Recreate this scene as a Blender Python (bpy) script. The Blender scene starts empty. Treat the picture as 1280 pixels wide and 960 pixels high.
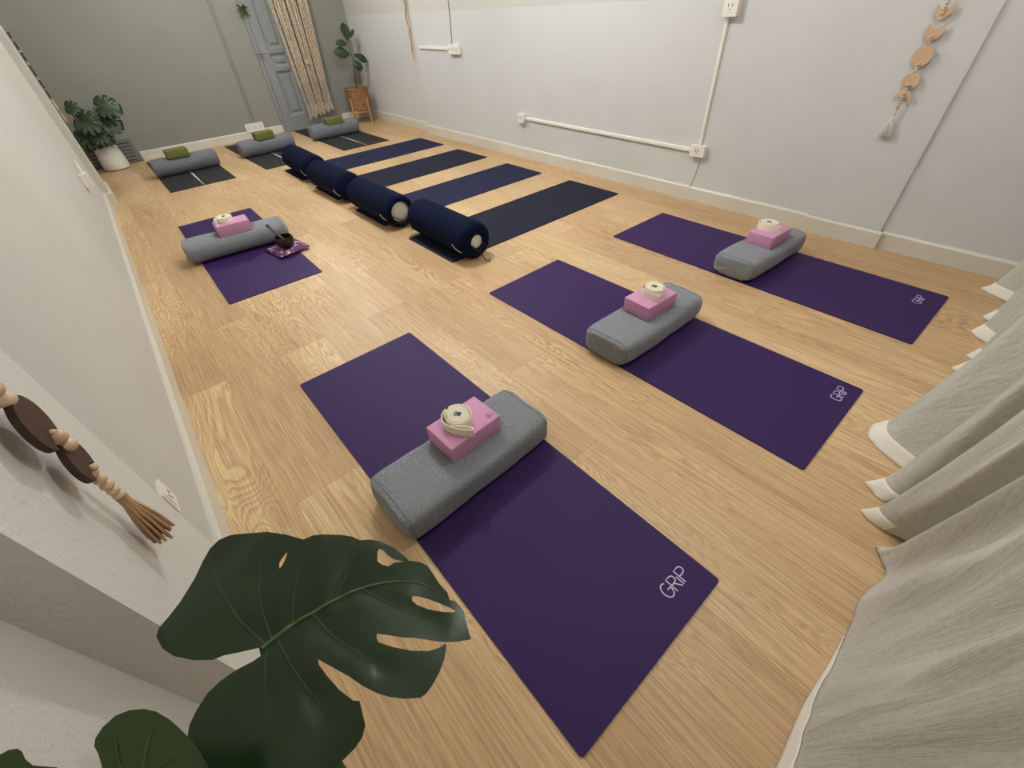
import bpy, bmesh, math, random
from mathutils import Vector, Matrix, noise
from mathutils.geometry import delaunay_2d_cdt
random.seed(7)
PI = math.pi
S = bpy.context.scene
C = S.collection

# ---------------------------------------------------------------- camera calibration
FPX = 529.15
CAM = Vector((0, 0, 1.3198))
PITCH, ROLL, YAW = 0.7369, -0.0675, -0.6744
_f = Vector((math.cos(YAW)*math.cos(PITCH), math.sin(YAW)*math.cos(PITCH), -math.sin(PITCH)))
_r = Vector((math.sin(YAW), -math.cos(YAW), 0))
_u = _r.cross(_f)
RI = _r*math.cos(ROLL) + _u*math.sin(ROLL)
UP = -_r*math.sin(ROLL) + _u*math.cos(ROLL)
FW = _f
def ray(px, py):
    return (FW + RI*((px-640)/FPX) + UP*((480-py)/FPX)).normalized()
def at(px, py, axis, val):
    w = ray(px, py)
    return CAM + w*((val-CAM[axis])/w[axis])
def on_plane(px, py, p0, n):
    w = ray(px, py)
    return CAM + w*((p0-CAM).dot(n)/w.dot(n))

# ---------------------------------------------------------------- materials
def lin(c):
    return tuple(((v/255)/12.92 if v/255 <= .04045 else ((v/255+.055)/1.055)**2.4) for v in c)
def mat(name, rgb, rough=.6, rgb2=None, nscale=20, stretch=(1, 1, 1), bump=0, bscale=200, bdist=.001,
        metal=0, spec=.5, detail=4, lo=.35, hi=.65, sheen=0, coat=0, sss=0):
    m = bpy.data.materials.new(name); m.use_nodes = True
    nt = m.node_tree; b = nt.nodes['Principled BSDF']
    b.inputs['Base Color'].default_value = (*lin(rgb), 1)
    b.inputs['Roughness'].default_value = rough
    b.inputs['Metallic'].default_value = metal
    b.inputs['Specular IOR Level'].default_value = spec
    if sheen: b.inputs['Sheen Weight'].default_value = sheen
    if coat: b.inputs['Coat Weight'].default_value = coat
    tc = nt.nodes.new('ShaderNodeTexCoord')
    if rgb2:
        mp = nt.nodes.new('ShaderNodeMapping'); mp.inputs['Scale'].default_value = stretch
        nt.links.new(tc.outputs['Object'], mp.inputs[0])
        n = nt.nodes.new('ShaderNodeTexNoise'); n.inputs['Scale'].default_value = nscale
        n.inputs['Detail'].default_value = detail
        nt.links.new(mp.outputs[0], n.inputs['Vector'])
        r = nt.nodes.new('ShaderNodeValToRGB')
        r.color_ramp.elements[0].position = lo; r.color_ramp.elements[1].position = hi
        r.color_ramp.elements[0].color = (*lin(rgb), 1); r.color_ramp.elements[1].color = (*lin(rgb2), 1)
        nt.links.new(n.outputs['Fac'], r.inputs[0]); nt.links.new(r.outputs[0], b.inputs['Base Color'])
    if bump:
        n2 = nt.nodes.new('ShaderNodeTexNoise'); n2.inputs['Scale'].default_value = bscale
        n2.inputs['Detail'].default_value = 5
        nt.links.new(tc.outputs['Object'], n2.inputs['Vector'])
        bp = nt.nodes.new('ShaderNodeBump'); bp.inputs['Strength'].default_value = bump
        bp.inputs['Distance'].default_value = bdist
        nt.links.new(n2.outputs['Fac'], bp.inputs['Height']); nt.links.new(bp.outputs[0], b.inputs['Normal'])
    return m

M = {}
M['wall'] = mat('white_paint', (208, 206, 203), .7, (213, 211, 208), 1.2, bump=.35, bscale=55, bdist=.003, spec=.25)
M['wall_smooth_dimmed'] = mat('smooth_white_paint_dimmed', (198, 195, 187), .7, (203, 200, 192), 1.2, bump=.2, bscale=55, bdist=.002, spec=.2)  # smooth finish is real; darker tone paints in weaker light along this wall
M['wall_rough_brightened'] = mat('white_plaster_brightened', (213, 210, 202), .75, (218, 215, 207), 2, bump=.8, bscale=110, bdist=.003, spec=.2)  # rough finish is real; paler tone paints extra light on column and recess
M['grey_wall'] = mat('grey_paint', (140, 140, 129), .6, (145, 144, 134), 2, bump=.4, bscale=80, bdist=.003, spec=.3)
M['ceiling'] = mat('ceiling_paint', (236, 234, 228), .8, spec=.2)
M['base'] = mat('baseboard_white', (216, 211, 198), .35, (210, 204, 190), 3, spec=.4)
M['door'] = mat('grey_door_paint', (134, 136, 135), .4, (138, 140, 139), 3, spec=.4)
M['plastic'] = mat('white_plastic', (238, 232, 220), .35, spec=.45)
M['plastic_grey'] = mat('grey_trunking', (124, 123, 115), .6)
M['dark'] = mat('black_plastic', (22, 21, 20), .4)
M['purple'] = mat('purple_mat_foam', (50, 27, 78), .58, (54, 30, 84), 300, bump=.5, bscale=900, bdist=.0006, spec=.22)
M['navy'] = mat('navy_mat_foam', (40, 41, 65), .8, (43, 44, 69), 300, bump=.5, bscale=900, bdist=.0006, spec=.08)
M['navy_b'] = mat('slate_navy_mat_foam', (38, 40, 54), .8, (41, 43, 57), 300, bump=.5, bscale=900, bdist=.0006, spec=.08)
M['black'] = mat('black_mat_foam', (40, 40, 42), .65, (45, 45, 47), 300, bump=.5, bscale=900, bdist=.0006, spec=.3)
M['ink'] = mat('pale_lilac_ink', (214, 200, 226), .6)
M['ink_dim'] = mat('faint_lilac_ink', (130, 104, 160), .6)
M['ink_white'] = mat('white_ink', (205, 205, 200), .6)
M['grey_fab'] = mat('heather_grey_fabric', (104, 107, 111), .95, (150, 153, 157), 380, detail=3, lo=.38, hi=.62,
                    bump=.6, bscale=420, bdist=.0015, spec=.1, sheen=.15)
M['grey_fab_b'] = mat('heather_blue_grey_fabric', (94, 95, 102), .95, (128, 129, 136), 200, detail=3, lo=.38, hi=.62,
                    bump=.6, bscale=420, bdist=.0015, spec=.1, sheen=.15)
M['grey_seam'] = mat('grey_piping', (114, 116, 120), .95, bump=.3)
M['navy_fab'] = mat('navy_cotton_cover', (6, 15, 38), .9, (8, 19, 46), 30, (1, 8, 8), bump=.3, bscale=60, bdist=.002, spec=.1)
M['white_fab'] = mat('white_cotton_cushion', (228, 226, 216), .9, (216, 213, 202), 60, bump=.6, bscale=90, bdist=.002)
M['cord_dark'] = mat('dark_drawstring', (34, 24, 26), .8)
M['cord_white'] = mat('white_drawstring', (225, 222, 214), .8)
M['pink'] = mat('mauve_pink_foam', (206, 148, 182), .62, (198, 140, 175), 4, bump=.3, bscale=700, bdist=.0005, spec=.3)
M['pink_ink'] = mat('plum_print', (110, 50, 90), .6)
M['olive'] = mat('olive_green_foam', (110, 113, 62), .65, (103, 106, 56), 4, bump=.3, bscale=700, bdist=.0005, spec=.3)
M['cream'] = mat('cream_cotton_webbing', (252, 243, 220), .85, (240, 229, 203), 400, bump=.5, bscale=800, bdist=.0008)
M['bronze'] = mat('dark_bronze', (70, 58, 42), .35, (46, 38, 30), 8, metal=.7, bump=.2, bscale=60)
M['mallet'] = mat('dark_mallet_wood', (88, 72, 66), .6, (70, 56, 52), 30)
M['leaf'] = mat('deep_green_leaf', (17, 34, 13), .28, (27, 50, 20), 7, spec=.5, bump=.25, bscale=40, bdist=.002)
M['leaf_b'] = mat('young_green_leaf', (36, 58, 14), .38, (44, 68, 18), 9, spec=.45, bump=.25, bscale=40, bdist=.002)
M['leaf_far'] = mat('mid_green_leaf', (34, 50, 26), .45, (46, 64, 35), 9)
M['vein'] = mat('pale_green_vein', (54, 82, 30), .45)
M['vein_dim'] = mat('dull_green_vein', (48, 70, 38), .45)
M['stem'] = mat('green_stem', (52, 72, 34), .5, (62, 82, 40), 30)
M['bark'] = mat('brown_stem', (44, 40, 28), .8, (34, 30, 22), 60)
M['soil'] = mat('potting_soil', (48, 36, 28), .95, (30, 23, 18), 60, bump=1, bscale=90, bdist=.01)
M['white_pot'] = mat('matte_white_ceramic', (224, 222, 210), .5, (216, 214, 202), 5)
M['terra'] = mat('dark_clay', (92, 74, 60), .7, (80, 64, 52), 10)
M['wood_leg'] = mat('pale_pine', (196, 148, 98), .55, (178, 130, 82), 20, (1, 1, .1))
M['moon_light'] = mat('pale_wood_veneer', (212, 180, 146), .6, (200, 166, 132), 20, (6, 1, .6))
M['moon_dark'] = mat('walnut_wood', (62, 38, 29), .55, (44, 27, 20), 24, (6, 1, .6), bump=.4, bscale=200)
M['bead'] = mat('natural_wood_bead', (222, 190, 158), .5, (206, 172, 138), 30)
M['jute'] = mat('jute_fibre', (200, 164, 126), .95, (164, 128, 92), 120, (1, 1, .1), bump=.6)
M['white_tassel'] = mat('off_white_tassel_yarn', (232, 224, 212), .95, (212, 202, 188), 120)
M['macrame'] = mat('natural_cotton_cord', (216, 196, 170), .95, (186, 164, 138), 60, bump=.5, bscale=200, bdist=.002)
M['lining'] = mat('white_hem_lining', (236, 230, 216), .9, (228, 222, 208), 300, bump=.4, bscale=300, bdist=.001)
M['chrome'] = mat('brushed_chrome', (190, 190, 188), .25, metal=1)
M['vent'] = mat('dark_grey_vent_metal', (118, 118, 110), .5)
M['vent_slot'] = mat('vent_slot_shadow_gap', (40, 41, 38), .7)
M['air'] = mat('grey_green_air_plant', (92, 104, 66), .7, (66, 78, 44), 30)
M['paper'] = mat('white_tag_paper', (228, 226, 218), .7)

def curtain_mat():
    m = mat('natural_linen', (187, 183, 172), .92, (196, 192, 181), 90, (1, 1, 1), spec=.1)
    nt = m.node_tree; b = nt.nodes['Principled BSDF']
    tc = nt.nodes.new('ShaderNodeTexCoord'); mp = nt.nodes.new('ShaderNodeMapping')
    mp.inputs['Scale'].default_value = (3, 14, .9); mp.inputs['Rotation'].default_value = (.06, 0, 0)
    nt.links.new(tc.outputs['Object'], mp.inputs[0])
    n = nt.nodes.new('ShaderNodeTexNoise'); n.inputs['Scale'].default_value = 1.6; n.inputs['Detail'].default_value = 6
    n.inputs['Roughness'].default_value = .62
    nt.links.new(mp.outputs[0], n.inputs['Vector'])
    bp = nt.nodes.new('ShaderNodeBump'); bp.inputs['Strength'].default_value = .5; bp.inputs['Distance'].default_value = .03
    nt.links.new(n.outputs['Fac'], bp.inputs['Height'])
    n2 = nt.nodes.new('ShaderNodeTexNoise'); n2.inputs['Scale'].default_value = 500
    nt.links.new(tc.outputs['Object'], n2.inputs['Vector'])
    b2 = nt.nodes.new('ShaderNodeBump'); b2.inputs['Strength'].default_value = .5; b2.inputs['Distance'].default_value = .001
    nt.links.new(n2.outputs['Fac'], b2.inputs['Height']); nt.links.new(bp.outputs[0], b2.inputs['Normal'])
    nt.links.new(b2.outputs[0], b.inputs['Normal'])
    return m
M['linen'] = curtain_mat()

def two_tone_wall():
    m = mat('white_paint_two_tone', (206, 205, 202), .7, (211, 210, 207), 1.2, bump=.35, bscale=55, bdist=.003, spec=.25)
    nt = m.node_tree; b = nt.nodes['Principled BSDF']
    src = b.inputs['Base Color'].links[0].from_socket
    tc = nt.nodes.new('ShaderNodeTexCoord'); sx = nt.nodes.new('ShaderNodeSeparateXYZ')
    nt.links.new(tc.outputs['Object'], sx.inputs[0])
    g = nt.nodes.new('ShaderNodeMath'); g.operation = 'GREATER_THAN'; g.inputs[1].default_value = 1.262
    nt.links.new(sx.outputs['Z'], g.inputs[0])
    mx = nt.nodes.new('ShaderNodeMix'); mx.data_type = 'RGBA'
    nt.links.new(g.outputs[0], mx.inputs['Factor']); nt.links.new(src, mx.inputs['A'])
    mx.inputs['B'].default_value = (*lin((201, 199, 191)), 1)
    nt.links.new(mx.outputs['Result'], b.inputs['Base Color'])
    return m
M['wall_two'] = two_tone_wall()

def rattan_mat():
    m = mat('woven_rattan', (190, 144, 98), .6, (150, 104, 64), 30, spec=.35)
    nt = m.node_tree; b = nt.nodes['Principled BSDF']
    tc = nt.nodes.new('ShaderNodeTexCoord')
    w = nt.nodes.new('ShaderNodeTexWave'); w.wave_type = 'BANDS'; w.bands_direction = 'Z'; w.inputs['Scale'].default_value = 22
    w.inputs['Distortion'].default_value = 2; w.inputs['Detail Scale'].default_value = 6
    nt.links.new(tc.outputs['Object'], w.inputs['Vector'])
    bp = nt.nodes.new('ShaderNodeBump'); bp.inputs['Strength'].default_value = 1; bp.inputs['Distance'].default_value = .01
    nt.links.new(w.outputs['Fac'], bp.inputs['Height']); nt.links.new(bp.outputs[0], b.inputs['Normal'])
    return m
M['rattan'] = rattan_mat()

def pattern_mat():
    m = mat('plum_brocade', (96, 52, 92), .8, (206, 170, 190), 34, detail=2, lo=.56, hi=.62)
    return m
M['brocade'] = pattern_mat()

def floor_mat():
    m = bpy.data.materials.new('oak_plank_floor'); m.use_nodes = True
    nt = m.node_tree; N = nt.nodes; L = nt.links; b = N['Principled BSDF']
    tc = N.new('ShaderNodeTexCoord')
    mp0 = N.new('ShaderNodeMapping'); mp0.inputs['Location'].default_value = (.3, .934+2.54, 0)
    L.new(tc.outputs['Object'], mp0.inputs[0])
    br = N.new('ShaderNodeTexBrick'); br.offset = .37; br.offset_frequency = 2
    br.inputs['Color1'].default_value = (0, 0, 0, 1); br.inputs['Color2'].default_value = (1, 1, 1, 1)
    br.inputs['Mortar'].default_value = (.5, .5, .5, 1)
    br.inputs['Scale'].default_value = 1; br.inputs['Brick Width'].default_value = 1.5
    br.inputs['Row Height'].default_value = .254; br.inputs['Mortar Size'].default_value = .0012
    br.inputs['Mortar Smooth'].default_value = .2; br.inputs['Bias'].default_value = 0
    L.new(mp0.outputs[0], br.inputs['Vector'])
    # per-plank offset for the grain
    sep = N.new('ShaderNodeSeparateColor'); L.new(br.outputs['Color'], sep.inputs[0])
    mul = N.new('ShaderNodeMath'); mul.operation = 'MULTIPLY'; mul.inputs[1].default_value = 17.0
    L.new(sep.outputs[0], mul.inputs[0])
    cmb = N.new('ShaderNodeCombineXYZ'); L.new(mul.outputs[0], cmb.inputs['Z'])
    add = N.new('ShaderNodeVectorMath'); add.operation = 'ADD'
    L.new(tc.outputs['Object'], add.inputs[0]); L.new(cmb.outputs[0], add.inputs[1])
    def noise_(scale, st, det=3, rough=.5, dist=0):
        mp = N.new('ShaderNodeMapping'); mp.inputs['Scale'].default_value = st
        L.new(add.outputs[0], mp.inputs[0])
        n = N.new('ShaderNodeTexNoise'); n.inputs['Scale'].default_value = scale; n.inputs['Detail'].default_value = det
        n.inputs['Roughness'].default_value = rough; n.inputs['Distortion'].default_value = dist
        L.new(mp.outputs[0], n.inputs['Vector']); return n
    big = noise_(1.0, (.8, 4.6, 1), 3, .5, .8)          # cathedral contours
    m1 = N.new('ShaderNodeMath'); m1.operation = 'MULTIPLY'; m1.inputs[1].default_value = 34
    L.new(big.outputs['Fac'], m1.inputs[0])
    m2 = N.new('ShaderNodeMath'); m2.operation = 'FRACT'; L.new(m1.outputs[0], m2.inputs[0])
    r1 = N.new('ShaderNodeValToRGB'); e = r1.color_ramp.elements
    e[0].position = 0; e[0].color = (.15, .15, .15, 1); e[1].position = 1; e[1].color = (.4, .4, .4, 1)
    x = e.new(.35); x.color = (.55, .55, .55, 1); x = e.new(.75); x.color = (.95, .95, .95, 1); x = e.new(.88); x.color = (.7, .7, .7, 1)
    L.new(m2.outputs[0], r1.inputs[0])
    fine = noise_(1.0, (3.2, 150, 1), 5, .7)
    tone = noise_(1.0, (.7, 2.6, 1), 3, .5)
    # base colour from tone
    rc = N.new('ShaderNodeValToRGB'); e = rc.color_ramp.elements
    e[0].position = .3; e[0].color = (*lin((186, 151, 108)), 1); e[1].position = .7; e[1].color = (*lin((209, 176, 133)), 1)
    L.new(tone.outputs['Fac'], rc.inputs[0])
    def mixc(f, a, c, blend='MIX', fac=None):
        k = N.new('ShaderNodeMix'); k.data_type = 'RGBA'; k.blend_type = blend
        if fac is not None: k.inputs['Factor'].default_value = fac
        else: L.new(f, k.inputs['Factor'])
        L.new(a, k.inputs['A'])
        if isinstance(c, tuple): k.inputs['B'].default_value = c
        else: L.new(c, k.inputs['B'])
        return k.outputs['Result']
    zone = noise_(1.0, (.8, 2.2, 1), 1, .5)
    zr_ = N.new('ShaderNodeMapRange'); zr_.inputs['From Min'].default_value = .46; zr_.inputs['From Max'].default_value = .62
    zr_.inputs['To Min'].default_value = .04; zr_.inputs['To Max'].default_value = .34
    L.new(zone.outputs['Fac'], zr_.inputs['Value'])
    c1 = mixc(zr_.outputs['Result'], rc.outputs[0], r1.outputs[0], 'OVERLAY')
    rf = N.new('ShaderNodeValToRGB'); e = rf.color_ramp.elements
    e[0].position = .36; e[0].color = (.28, .28, .28, 1); e[1].position = .62; e[1].color = (.66, .66, .66, 1)
    L.new(fine.outputs['Fac'], rf.inputs[0])
    c2 = mixc(None, c1, rf.outputs[0], 'OVERLAY', .6)
    # plank-to-plank tone
    pm = N.new('ShaderNodeValToRGB'); e = pm.color_ramp.elements
    e[0].color = (.44, .44, .44, 1); e[1].color = (.55, .55, .55, 1)
    L.new(sep.outputs[0], pm.inputs[0])
    c3 = mixc(None, c2, pm.outputs[0], 'OVERLAY', .8)
    # seams
    sf = N.new('ShaderNodeMath'); sf.operation = 'MULTIPLY'; sf.inputs[1].default_value = .45
    L.new(br.outputs['Fac'], sf.inputs[0])
    c4 = mixc(sf.outputs[0], c3, (*lin((120, 88, 56)), 1))
    L.new(c4, b.inputs['Base Color'])
    b.inputs['Roughness'].default_value = .42; b.inputs['Specular IOR Level'].default_value = .4
    bp = N.new('ShaderNodeBump'); bp.inputs['Strength'].default_value = .35; bp.inputs['Distance'].default_value = .0015
    L.new(fine.outputs['Fac'], bp.inputs['Height']); L.new(bp.outputs[0], b.inputs['Normal'])
    return m
M['floor'] = floor_mat()

# ---------------------------------------------------------------- object helpers
def obj(name, bm, m, parent=None, smooth=False, loc=None):
    me = bpy.data.meshes.new(name)
    bmesh.ops.recalc_face_normals(bm, faces=bm.faces)
    bm.to_mesh(me); bm.free()
    o = bpy.data.objects.new(name, me); C.objects.link(o)
    if m is not None: me.materials.append(M[m] if isinstance(m, str) else m)
    if smooth:
        for p in me.polygons: p.use_smooth = True
        try: me.set_sharp_from_angle(angle=math.radians(40))
        except Exception: pass
    if parent: o.parent = parent
    if loc is not None: o.location = loc
    return o
def thing(name, label, cat, loc=(0, 0, 0), rz=0, group=None):
    o = bpy.data.objects.new(name, None); C.objects.link(o); o.empty_display_size = .05
    o.location = loc; o.rotation_euler = (0, 0, rz); o['label'] = label; o['category'] = cat
    if group: o['group'] = group
    return o
def tag(o, label, cat, group=None):
    o['label'] = label; o['category'] = cat
    if group: o['group'] = group
    return o
def struct(name, bm, m, smooth=False):
    o = obj(name, bm, m, None, smooth); o['kind'] = 'structure'; return o
def dup(root, loc=None, rz=None, label=None):
    r = root.copy(); C.objects.link(r)
    if loc is not None: r.location = loc
    if rz is not None: r.rotation_euler = (0, 0, rz)
    if label: r['label'] = label
    for ch in list(root.children):
        c = ch.copy(); C.objects.link(c); c.parent = r
        for g in list(ch.children):
            d = g.copy(); C.objects.link(d); d.parent = c
    return r
def BM(): return bmesh.new()
def box(bm, x0, x1, y0, y1, z0, z1, bevel=0, seg=2):
    r = bmesh.ops.create_cube(bm, size=1)
    for v in r['verts']:
        v.co = Vector(((x0+x1)/2+v.co.x*(x1-x0), (y0+y1)/2+v.co.y*(y1-y0), (z0+z1)/2+v.co.z*(z1-z0)))
    if bevel:
        es = list({e for v in r['verts'] for e in v.link_edges})
        bmesh.ops.bevel(bm, geom=es, offset=bevel, segments=seg, affect='EDGES', profile=.5)
    return bm
def tube(bm, pts, rad, seg=8, cap=True):
    pts = [Vector(p) for p in pts]; n = len(pts)
    if not hasattr(rad, '__len__'): rad = [rad]*n
    rings = []; nrm = None
    for i, p in enumerate(pts):
        t = (pts[min(i+1, n-1)]-pts[max(i-1, 0)]).normalized()
        if nrm is None:
            a = Vector((0, 0, 1)) if abs(t.z) < .9 else Vector((1, 0, 0)); nrm = t.cross(a).normalized()
        else:
            nrm = (nrm - t*nrm.dot(t)); nrm = nrm.normalized() if nrm.length > 1e-6 else t.orthogonal().normalized()
        b = t.cross(nrm)
        rings.append([bm.verts.new(p+(nrm*math.cos(2*PI*k/seg)+b*math.sin(2*PI*k/seg))*rad[i]) for k in range(seg)])
    for i in range(n-1):
        for k in range(seg):
            bm.faces.new((rings[i][k], rings[i][(k+1) % seg], rings[i+1][(k+1) % seg], rings[i+1][k]))
    if cap:
        bm.faces.new(rings[0][::-1]); bm.faces.new(rings[-1])
    return bm
def lathe(bm, prof, seg=32, axis='Z', cx=0, cy=0, cz=0, closed=True):
    rings = []
    for r, h in prof:
        ring = []
        for k in range(seg):
            a = 2*PI*k/seg
            if axis == 'Z': co = (cx+r*math.cos(a), cy+r*math.sin(a), cz+h)
            else: co = (cx+h, cy+r*math.cos(a), cz+r*math.sin(a))
            ring.append(bm.verts.new(co))
        rings.append(ring)
    for i in range(len(rings)-1):
        for k in range(seg):
            bm.faces.new((rings[i][k], rings[i][(k+1) % seg], rings[i+1][(k+1) % seg], rings[i+1][k]))
    if closed:
        if prof[0][0] > 1e-5: bm.faces.new(rings[0][::-1])
        if prof[-1][0] > 1e-5: bm.faces.new(rings[-1])
    bmesh.ops.remove_doubles(bm, verts=bm.verts, dist=1e-6)
    return bm
def sphere(bm, c, r, sx=1, sy=1, sz=1, u=14, v=9):
    q = bmesh.ops.create_uvsphere(bm, u_segments=u, v_segments=v, radius=1)
    for w in q['verts']: w.co = Vector((c[0]+w.co.x*r*sx, c[1]+w.co.y*r*sy, c[2]+w.co.z*r*sz))
    return bm
def prism(bm, pts, z0, z1, bev=0):
    """extrude a 2D outline (x,y) between z0 and z1"""
    a = [bm.verts.new((x, y, z0)) for x, y in pts]; b = [bm.verts.new((x, y, z1)) for x, y in pts]
    bm.faces.new(a[::-1]); bm.faces.new(b)
    n = len(pts)
    for i in range(n): bm.faces.new((a[i], a[(i+1) % n], b[(i+1) % n], b[i]))
    return bm
def ribbon(bm, pts, z0, z1, th):
    """upright band following a 2D path"""
    n = len(pts); P = [Vector((p[0], p[1])) for p in pts]; L = []
    for i in range(n):
        t = (P[min(i+1, n-1)]-P[max(i-1, 0)]).normalized(); nn = Vector((-t.y, t.x))*th/2
        a, b = P[i]+nn, P[i]-nn
        L.append([bm.verts.new((a.x, a.y, z0)), bm.verts.new((a.x, a.y, z1)), bm.verts.new((b.x, b.y, z1)), bm.verts.new((b.x, b.y, z0))])
    for i in range(n-1):
        for k in range(4): bm.faces.new((L[i][k], L[i][(k+1) % 4], L[i+1][(k+1) % 4], L[i+1][k]))
    bm.faces.new(L[0][::-1]); bm.faces.new(L[-1])
    return bm
def smooth_path(pts, n=8, closed=False):
    P = [Vector(p) for p in pts]; out = []
    m = len(P)
    for i in range(m-1 if not closed else m):
        g = lambda k: P[k % m] if closed else P[min(max(k, 0), m-1)]
        p0, p1, p2, p3 = g(i-1), g(i), g(i+1), g(i+2)
        for j in range(n):
            t = j/n
            out.append(.5*((2*p1)+(p2-p0)*t+(2*p0-5*p1+4*p2-p3)*t*t+(3*p1-p0-3*p2+p3)*t**3))
    if not closed: out.append(P[-1])
    return out

# ---------------------------------------------------------------- the room
YR = -3.5            # right wall face
XF = 7.8             # far wall face
HC = 2.7
def ylw(x): return .314-.0215*(x-1.24)     # left wall face, runs slightly out of square
struct('floor', box(BM(), -.75, 8.1, -3.8, .7, -.1, 0), 'floor')
struct('ceiling', box(BM(), -.75, 8.1, -3.8, .7, HC, HC+.1), 'ceiling')
struct('wall_right', prism(BM(), [(-.6, YR), (5.85, YR), (5.85, YR-.09), (7.9, YR-.09), (7.9, YR-.3), (-.6, YR-.3)], 0, HC), 'wall_two')
struct('wall_far', box(BM(), XF, XF+.2, -3.7, .6, 0, HC), 'grey_wall')
struct('wall_left_column', prism(BM(), [(.59, .299), (1.035, .297), (1.045, ylw(1.04)), (1.045, .6), (.59, .6)], 0, HC), 'wall_rough_brightened')
struct('wall_left', prism(BM(), [(1.045, ylw(1.045)), (5.905, ylw(5.905)), (5.905, .163), (6.42, .163), (6.42, .37), (7.9, .37), (7.9, .6), (1.045, .6)], 0, HC), 'wall_smooth_dimmed')
struct('wall_left_recess', box(BM(), -.6, .59, .378, .6, 0, HC), 'wall_rough_brightened')
struct('wall_back', box(BM(), -.7, -.5, -3.7, .6, 0, HC), 'wall')
struct('trim_1', box(BM(), .485, .905, YR, YR+.014, 0, HC, .003), 'wall')   # shallow pilaster
BH = .105
def skirt(bm, a, b, out, th=.018, h=BH):
    """baseboard along a->b, out = unit normal into the room"""
    a, b, o = Vector(a), Vector(b), Vector(out)
    prof = [(0, 0), (th, 0), (th, h-.012), (th*.55, h), (0, h)]
    A = [bm.verts.new((a.x+o.x*w, a.y+o.y*w, z)) for w, z in prof]
    B = [bm.verts.new((b.x+o.x*w, b.y+o.y*w, z)) for w, z in prof]
    bm.faces.new(A[::-1]); bm.faces.new(B)
    for i in range(5): bm.faces.new((A[i], A[(i+1) % 5], B[(i+1) % 5], B[i]))
    return bm
bb = BM()
skirt(bb, (-.5, YR), (.47, YR), (0, 1)); skirt(bb, (.467, YR+.022), (.923, YR+.022), (0, 1)); skirt(bb, (.923, YR), (5.868, YR), (0, 1))
skirt(bb, (5.85, YR-.09), (XF, YR-.09), (0, 1)); skirt(bb, (5.85, YR), (5.85, YR-.09), (1, 0))
struct('baseboard_right', bb, 'base')
bb = BM()
skirt(bb, (.59, .299), (1.045, .297), (0, -1), h=.12); skirt(bb, (1.04, ylw(1.04)), (5.905, ylw(5.905)), (0, -1), h=.12); skirt(bb, (1.045, .2795), (1.045, ylw(1.04)-.0182), (1, 0), h=.12); skirt(bb, (.59, .36), (.59, .281), (-1, 0), h=.12)
skirt(bb, (5.905, .163), (6.42, .163), (0, -1), h=.12); skirt(bb, (5.905, ylw(5.905)-.0182), (5.905, .163-.018), (-1, 0), h=.12)
skirt(bb, (-.5, .378), (.59, .378), (0, -1))
struct('baseboard_left', bb, 'base')
bb = BM(); skirt(bb, (XF, -.325), (XF, -2.165), (-1, 0), .022, .1); skirt(bb, (XF, -3.12), (XF, -3.59), (-1, 0), .022, .1)
struct('baseboard_far', bb, 'base')

# door in the far wall
D0, D1, DH = -2.215, -3.0, 2.02
d = thing('door_1', '', 'door'); del d['label']; del d['category']; d['kind'] = 'structure'
bm = BM()
def door_quad(y0, y1, z0, z1, xa): box(bm, xa, XF+.01, y0, y1, z0, z1)
X0 = XF-.035
panels = [(.19, .73), (.77, .93), (.975, 1.92)]
st = .115
cols = [(D0-st, (D0+D1)/2+.05), ((D0+D1)/2-.05, D1+st)]
zs = [0.005, .19, .73, .77, .93, .975, 1.92, DH]
# stiles and rails
box(bm, X0, XF, D0-st, D0, .005, DH, .003); box(bm, X0, XF, D1, D1+st, .005, DH, .003)
box(bm, X0, XF, cols[1][0], cols[0][1], .005, DH, .003)
for a, b_ in ((.005, .19), (.73, .77), (.93, .975), (1.92, DH)): box(bm, X0+.0015, XF, D1+st-.002, D0-st+.002, a, b_, .004)
obj('door_frame_panel', bm, 'door', d)
for (ya, yb) in cols:
    for (a, b_) in panels:
        q = BM(); y0, y1 = min(ya, yb), max(ya, yb)
        v = []
        for (ins, xx) in ((0, X0+.001), (.028, X0+.022), (.045, X0+.022), (.062, X0+.008)):
            ins = min(ins, (b_-a)/2.4)
            v.append([q.verts.new((xx, y0+ins, a+ins)), q.verts.new((xx, y1-ins, a+ins)), q.verts.new((xx, y1-ins, b_-ins)), q.verts.new((xx, y0+ins, b_-ins))])
        for i in range(3):
            for k in range(4): q.faces.new((v[i][k], v[i][(k+1) % 4], v[i+1][(k+1) % 4], v[i+1][k]))
        q.faces.new(v[3]); obj('door_panel', q, 'door', d)
q = BM(); box(q, X0-.004, X0+.002, D0-.075, D0-.035, .86, 1.02, .004); obj('handle_plate', q, 'chrome', d)
q = BM(); tube(q, [(X0, D0-.055, .95), (X0-.05, D0-.055, .95), (X0-.055, D0-.06, .95), (X0-.055, D0+.06, .945)], .011, 10); obj('handle_lever', q, 'chrome', d, True)
bm = BM(); box(bm, XF-.02, XF, D0, D0+.05, 0, DH+.05, .003); box(bm, XF-.02, XF, D1-.05, D1, 0, DH+.05, .003); box(bm, XF-.02, XF, D1, D0, DH, DH+.05, .003)
struct('trim_2', bm, 'door')

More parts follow.
